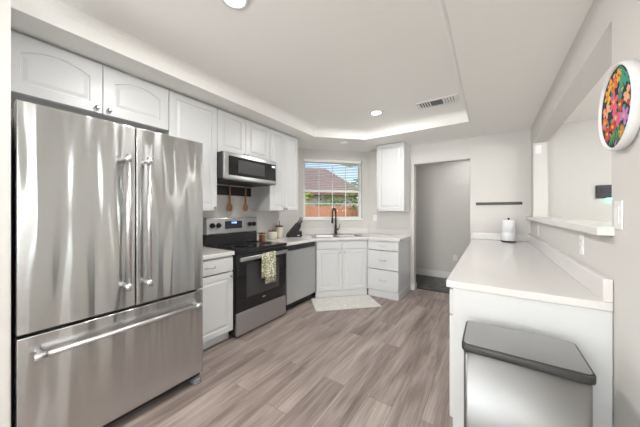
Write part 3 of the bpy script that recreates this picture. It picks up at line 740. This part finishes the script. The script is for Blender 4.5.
for j, y in enumerate((-.028, 0, .028)):
    for i, (px_, pz_) in enumerate(((.066, .218), (.088, .203), (.105, .191))):
        p = Vector((px_, y, pz_)); k = t
        L_ = (.11, .09, .07)[i]
        bm = nb(); cyl(bm, p, p+ax*.012, .007, .006, n=12); tube(bm, [p+ax*.01, p+ax*L_*.5, p+ax*L_], .006, 10, radii=[.0065, .006, .0075])
        kn = obj('knife', bm, M['chrome'] if (i+j) % 2 == 0 else M['black'])
        kn.location = t.location; kn.rotation_euler = t.rotation_euler
        wpos = ('longest', 'middle', 'short')[i], ('front', 'centre', 'rear')[j]
        tag(kn, '%s %s handled kitchen knife in the %s row of the knife block' % (wpos[0], 'steel' if (i+j) % 2 == 0 else 'black', wpos[1]), 'knife', 'knives in the knife block')

# ---------------------------------------------------------------- right side things
t = thing('paper_towel_roll', 'white paper towel roll standing on the peninsula worktop', 'paper towel', (.205, 4.17, ZW), 0)
bm = nb(); lathe(bm, [(.078, 0), (.080, .004), (.080, .012), (.074, .016)], n=36); obj('holder_base', bm, M['bronze'], t)
bm = nb(); lathe(bm, [(.020, .0165), (.070, .0165), (.072, .02), (.072, .125), (.0705, .127), (.072, .129), (.072, .285), (.070, .289), (.02, .289)], n=40); obj('roll', bm, M['paper'], t)
bm = nb(); cyl(bm, (0, 0, .285), (0, 0, .305), .006); lathe(bm, [(.006, .30), (.014, .305), (.014, .315), (.006, .32)], n=16); obj('post', bm, M['bronze'], t)
bm = nb(); box(bm, -.172, .364, YB-.019, YB-.001, 1.414, 1.452, .004)
tag(obj('magnetic_knife_rail', bm, M['dark']), 'narrow dark horizontal magnetic strip on the wall above the peninsula', 'rail')

def wall_plate(name, label, loc, rotz, wdt, hgt, parts, cat, group=None):
    t = thing(name, label, cat, loc, rotz, group)
    bm = nb(); box(bm, -wdt/2, wdt/2, -.006, 0, -hgt/2, hgt/2, .002); pl = obj('cover_plate', bm, M['white_pl'], t)
    for (x, z, a, b, n, k) in parts:
        bm = nb(); box(bm, x-a/2, x+a/2, -.009, -.006, z-b/2, z+b/2, .001); q = obj(n, bm, M['white_pl'], t)
        if n == 'socket':
            bm = nb()
            for s_ in (-1, 1): box(bm, x+s_*.006-.001, x+s_*.006+.001, -.0096, -.009, z-.003, z+.005)
            obj('slot', bm, M['dark'], q)
    return t
sock = [(0, .02, .033, .028, 'socket', 0), (0, -.02, .033, .028, 'socket', 0)]
wall_plate('wall_outlet', 'white outlet low on the pass-through wall, farther from the camera', (XR-.0005, 3.70, 1.105), R(-90), .072, .115, sock, 'outlet')
wall_plate('wall_outlet', 'white outlet low on the pass-through wall, nearer the camera', (XR-.0005, 2.09, 1.125), R(-90), .072, .115, sock, 'outlet')
wall_plate('wall_outlet', 'white outlet on the back wall beneath the hanging cupboard', (-1.74, YB-.0005, 1.20), 0, .07, .11, sock, 'outlet')
wall_plate('wall_outlet', 'white outlet low on the hall wall seen through the doorway', (-.56, 5.4995, .42), 0, .07, .115, sock, 'outlet')
wall_plate('light_switch', 'white rocker switch plate beneath the round floral art', (XR-.0005, 1.58, 1.305), R(-90), .075, .12, [(-.0, .0, .034, .068, 'rocker', 0)], 'switch')
wall_plate('door_chime', 'small white box high on the far end of the pass-through', (.50, JF-.0005, 2.095), 0, .06, .10, [(0, 0, .04, .07, 'cover', 0)], 'sensor')
# black keypad in the next room with teal light
t = thing('wall_keypad', 'black wall control panel with teal light seen through the pass-through', 'control panel', (1.135, YB-.0005, 1.555), 0)
bm = nb(); box(bm, -.085, .12, -.03, 0, -.078, .078, .006); obj('case', bm, M['black'], t)
bm = nb(); box(bm, -.06, .09, -.0315, -.0301, -.02, .045, .001); obj('screen', bm, M['display'], t)
bm = nb(); box(bm, .0, .10, -.025, -.004, -.092, -.0785, .001); obj('status_light', bm, M['teal'], t)

# round floral art
ay, az, ar = 1.518, 1.742, .170
t = thing('round_wall_art', 'round embroidered flower picture in white frame on the right wall', 'wall art', (XR-.001, ay, az), R(-90))
def to_wall(bm): bmesh.ops.rotate(bm, verts=bm.verts, cent=(0, 0, 0), matrix=Matrix.Rotation(R(90), 3, 'X')); return bm
bm = nb(); lathe(bm, [(ar*.9, 0), (ar, .004), (ar, .032), (ar-.003, .037), (ar-.007, .037), (ar-.010, .033), (ar-.010, .024), (ar*.9, .0235)], n=64); to_wall(bm); obj('frame', bm, M['trim'], t)
bm = nb(); lathe(bm, [(ar*.92, .022), (ar-.0095, .027)], n=64); to_wall(bm); obj('backing', bm, mat('dark_teal_cloth', (.015, .03, .035), .9), t)
cols = [mat('stitch_red', (.55, .06, .04), .8), mat('stitch_pink', (.72, .12, .22), .8), mat('stitch_yellow', (.75, .45, .04), .8), mat('stitch_peach', (.80, .42, .26), .8), mat('stitch_lilac', (.50, .22, .55), .8), mat('stitch_green', (.07, .28, .10), .8), mat('stitch_orange', (.75, .18, .04), .8), mat('stitch_teal', (.05, .30, .25), .8)]
bm = nb(); rnd = random.Random(3)
def blob(x, z, a, b, ang, mi, h=.003):
    n = 12; ctr = bm.verts.new((x, -.0275-h, z)); rg = []
    for k in range(n):
        q = 2*pi*k/n; u = a*cos(q); v = b*sin(q); rg.append(bm.verts.new((x+u*cos(ang)-v*sin(ang), -.0272, z+u*sin(ang)+v*cos(ang))))
    for k in range(n): f_ = bm.faces.new((ctr, rg[k], rg[(k+1) % n])); f_.material_index = mi; f_.smooth = True
def flower(x, z, r, mi, ci, n=6):
    for k in range(n): a = 2*pi*k/n+rnd.random(); blob(x+r*.6*cos(a), z+r*.6*sin(a), r*.5, r*.3, a, mi)
    blob(x, z, r*.28, r*.28, 0, ci, .005)
RA = ar-.014
for k in range(10): blob(.03+.012*k*.3, .02+.012*k, .05, .006, R(80+6*k), 7 if k % 2 else 5, .002)
for k in range(8): blob(-.05+.018*k, -.115+.003*(k % 3), .035, .006, R(75+8*(k-3)), 5, .002)
for x, z, r, mi, ci in ((-.02, .03, .042, 1, 2), (.0, -.04, .045, 1, 3), (-.03, -.07, .03, 0, 2), (.075, -.055, .036, 4, 2), (-.1, .02, .036, 3, 6), (-.115, -.03, .03, 6, 2), (-.085, .075, .034, 2, 6), (-.02, .10, .034, 6, 2), (.03, .12, .03, 2, 0), (-.06, .115, .024, 2, 6), (.1, .02, .03, 3, 2), (-.09, -.085, .032, 0, 2), (.04, .0, .028, 0, 2), (.05, -.11, .026, 6, 2), (.09, .08, .024, 7, 5)):
    flower(x, z, r, mi, ci)
for k in range(46):
    a = rnd.random()*6.28; q = RA*math.sqrt(rnd.random()); blob(q*cos(a), q*sin(a), .014, .006, rnd.random()*6, rnd.randrange(8), .002)
# keep stitches inside the hoop
for v in bm.verts:
    l = math.hypot(v.co.x, v.co.z)
    if l > RA: v.co.x *= RA/l; v.co.z *= RA/l
obj('embroidery', bm, cols, t)

# ---------------------------------------------------------------- waste bin
BX0, BX1, BY0, BY1, BZ = -.105, .312, 1.262, 1.548, .742
t = thing('waste_bin', 'rectangular stainless step bin with dark rimmed flat lid', 'waste bin', ((BX0+BX1)/2, (BY0+BY1)/2, 0), 0)
hw, hd = (BX1-BX0)/2, (BY1-BY0)/2
def rr(bm, hx, hy, z, r=.035, n=6, skew=0):
    out = []
    for cx, cy, a0 in ((hx-r, -hy+r, -90), (hx-r, hy-r, 0), (-hx+r, hy-r, 90), (-hx+r, -hy+r, 180)):
        for i in range(n+1): a = R(a0+90*i/n); out.append(bm.verts.new((cx+r*cos(a), cy+r*sin(a), z)))
    return out
def loft(bm, rings):
    for a, b in zip(rings, rings[1:]):
        for k in range(len(a)): bm.faces.new((a[k], a[(k+1) % len(a)], b[(k+1) % len(a)], b[k])).smooth = True
    bm.faces.new(rings[0][::-1]); bm.faces.new(rings[-1]); return bm
bm = nb(); loft(bm, [rr(bm, hw-.008, hd-.008, .035, .02), rr(bm, hw-.008, hd-.008, BZ-.034, .02)]); obj('body', bm, M['binsteel'], t)
bm = nb(); loft(bm, [rr(bm, hw-.006, hd-.006, 0, .022), rr(bm, hw-.004, hd-.004, .004, .022), rr(bm, hw-.004, hd-.004, .034, .022)]); obj('base_ring', bm, M['black'], t)
bm = nb(); loft(bm, [rr(bm, hw-.001, hd-.001, BZ-.033, .024), rr(bm, hw, hd, BZ-.030, .025), rr(bm, hw, hd, BZ-.006, .025), rr(bm, hw-.004, hd-.004, BZ-.001, .022), rr(bm, hw-.007, hd-.007, BZ-.001, .02)]); obj('lid_rim', bm, mat('dark_grey_plastic', (.028, .028, .028), .45), t)
bm = nb(); loft(bm, [rr(bm, hw-.008, hd-.008, BZ-.0005, .02), rr(bm, hw-.009, hd-.009, BZ+.0015, .02)]); obj('lid_plate', bm, M['lidsteel'], t)
bm = nb(); box(bm, -.05, .05, -hd-.045, -hd+.0, .012, .026, .005); obj('pedal', bm, M['steel2'], t)

# rug in front of the sink
cx, cy = -1.80, 3.26
rg = [(-2.235, 3.075), (-1.60, 3.705), (-1.215, 3.345), (-1.93, 2.70)]
bm = nb()
rx = Vector((.7071, .7071, 0)); ry = Vector((-.7071, .7071, 0))
box(bm, -.46, .46, -.245, .245, .0005, .010, .004)
tag(obj('rug', bm, M['rug'], None, None, (-1.738, 3.19, 0), (0, 0, R(45))), 'small pale patterned rug on the floor in front of the sink', 'rug')

# ---------------------------------------------------------------- ceiling fittings
def downlight(x, y, z, on, label, power=9):
    t = thing('ceiling_light', label, 'light', (x, y, z), 0)
    bm = nb(); lathe(bm, [(.058, -.001), (.060, -.006), (.082, -.005), (.085, -.0005)], n=36); obj('trim_ring', bm, M['trim'], t)
    bm = nb(); lathe(bm, [(.062, -.005), (.062, -.001)], n=36); obj('diffuser', bm, M['lamp'] if on else M['lampoff'], t)
    if on: light('downlight_glow', 'AREA', (x, y, z-.012), (0, 0, 0), power, .13, color=WARM)
downlight(-1.19, 3.015, ZT, True, 'round recessed ceiling light glowing near the air vent', 11)
downlight(-1.24, .93, ZT, True, 'round recessed ceiling light at the top edge of the photo', 15)
downlight(-1.95, 3.55, ZC, False, 'small dim recessed light in the low ceiling above the sink')
light('downlight_glow', 'AREA', (-1.2, -1.6, ZC-.012), (0, 0, 0), 24, .2, color=WARM)  # added fill lamp behind the camera, no fitting modelled
light('downlight_glow', 'AREA', (2.0, .8, ZC-.012), (0, 0, 0), 8, .2, color=WARM)  # bare area lamps in the next room and hall, no fitting modelled
light('downlight_glow', 'AREA', (2.0, 2.9, ZC-.012), (0, 0, 0), 8, .2, color=WARM)
light('downlight_glow', 'AREA', (-.3, 5.0, ZC-.012), (0, 0, 0), 3.5, .2, color=WARM)
# vent
t = thing('air_vent', 'white rectangular ceiling register with dark louvre openings', 'vent', (-.50, 3.11, ZT), 0)
vw, vh = .215, .10
bm = nb(); rect = [(-vw, -vh), (vw, -vh), (vw, vh), (-vw, vh)]; prism(bm, rect, -.010, -.0005, [[(-vw+.025, -vh+.025), (vw-.025, -vh+.025), (vw-.025, vh-.025), (-vw+.025, vh-.025)]]); obj('frame', bm, M['trim'], t)
bm = nb(); box(bm, -vw+.02, vw-.02, -vh+.02, vh-.02, -.0025, -.0005); obj('backing', bm, M['dark'], t)
for i in range(14):
    x = -vw+.035+i*(2*vw-.07)/13
    bm = nb()
    if 5 <= i <= 8: continue
    box(bm, x-.008, x+(.004 if i < 5 else .012), -vh+.025, vh-.025, -.009, -.003); obj('slat', bm, M['trim'], t)
for i in range(5):
    y = -vh+.035+i*(2*vh-.07)/4
    bm = nb(); box(bm, -.052, .052, y-.003, y+.003, -.008, -.003); obj('slat', bm, M['rubber'], t)
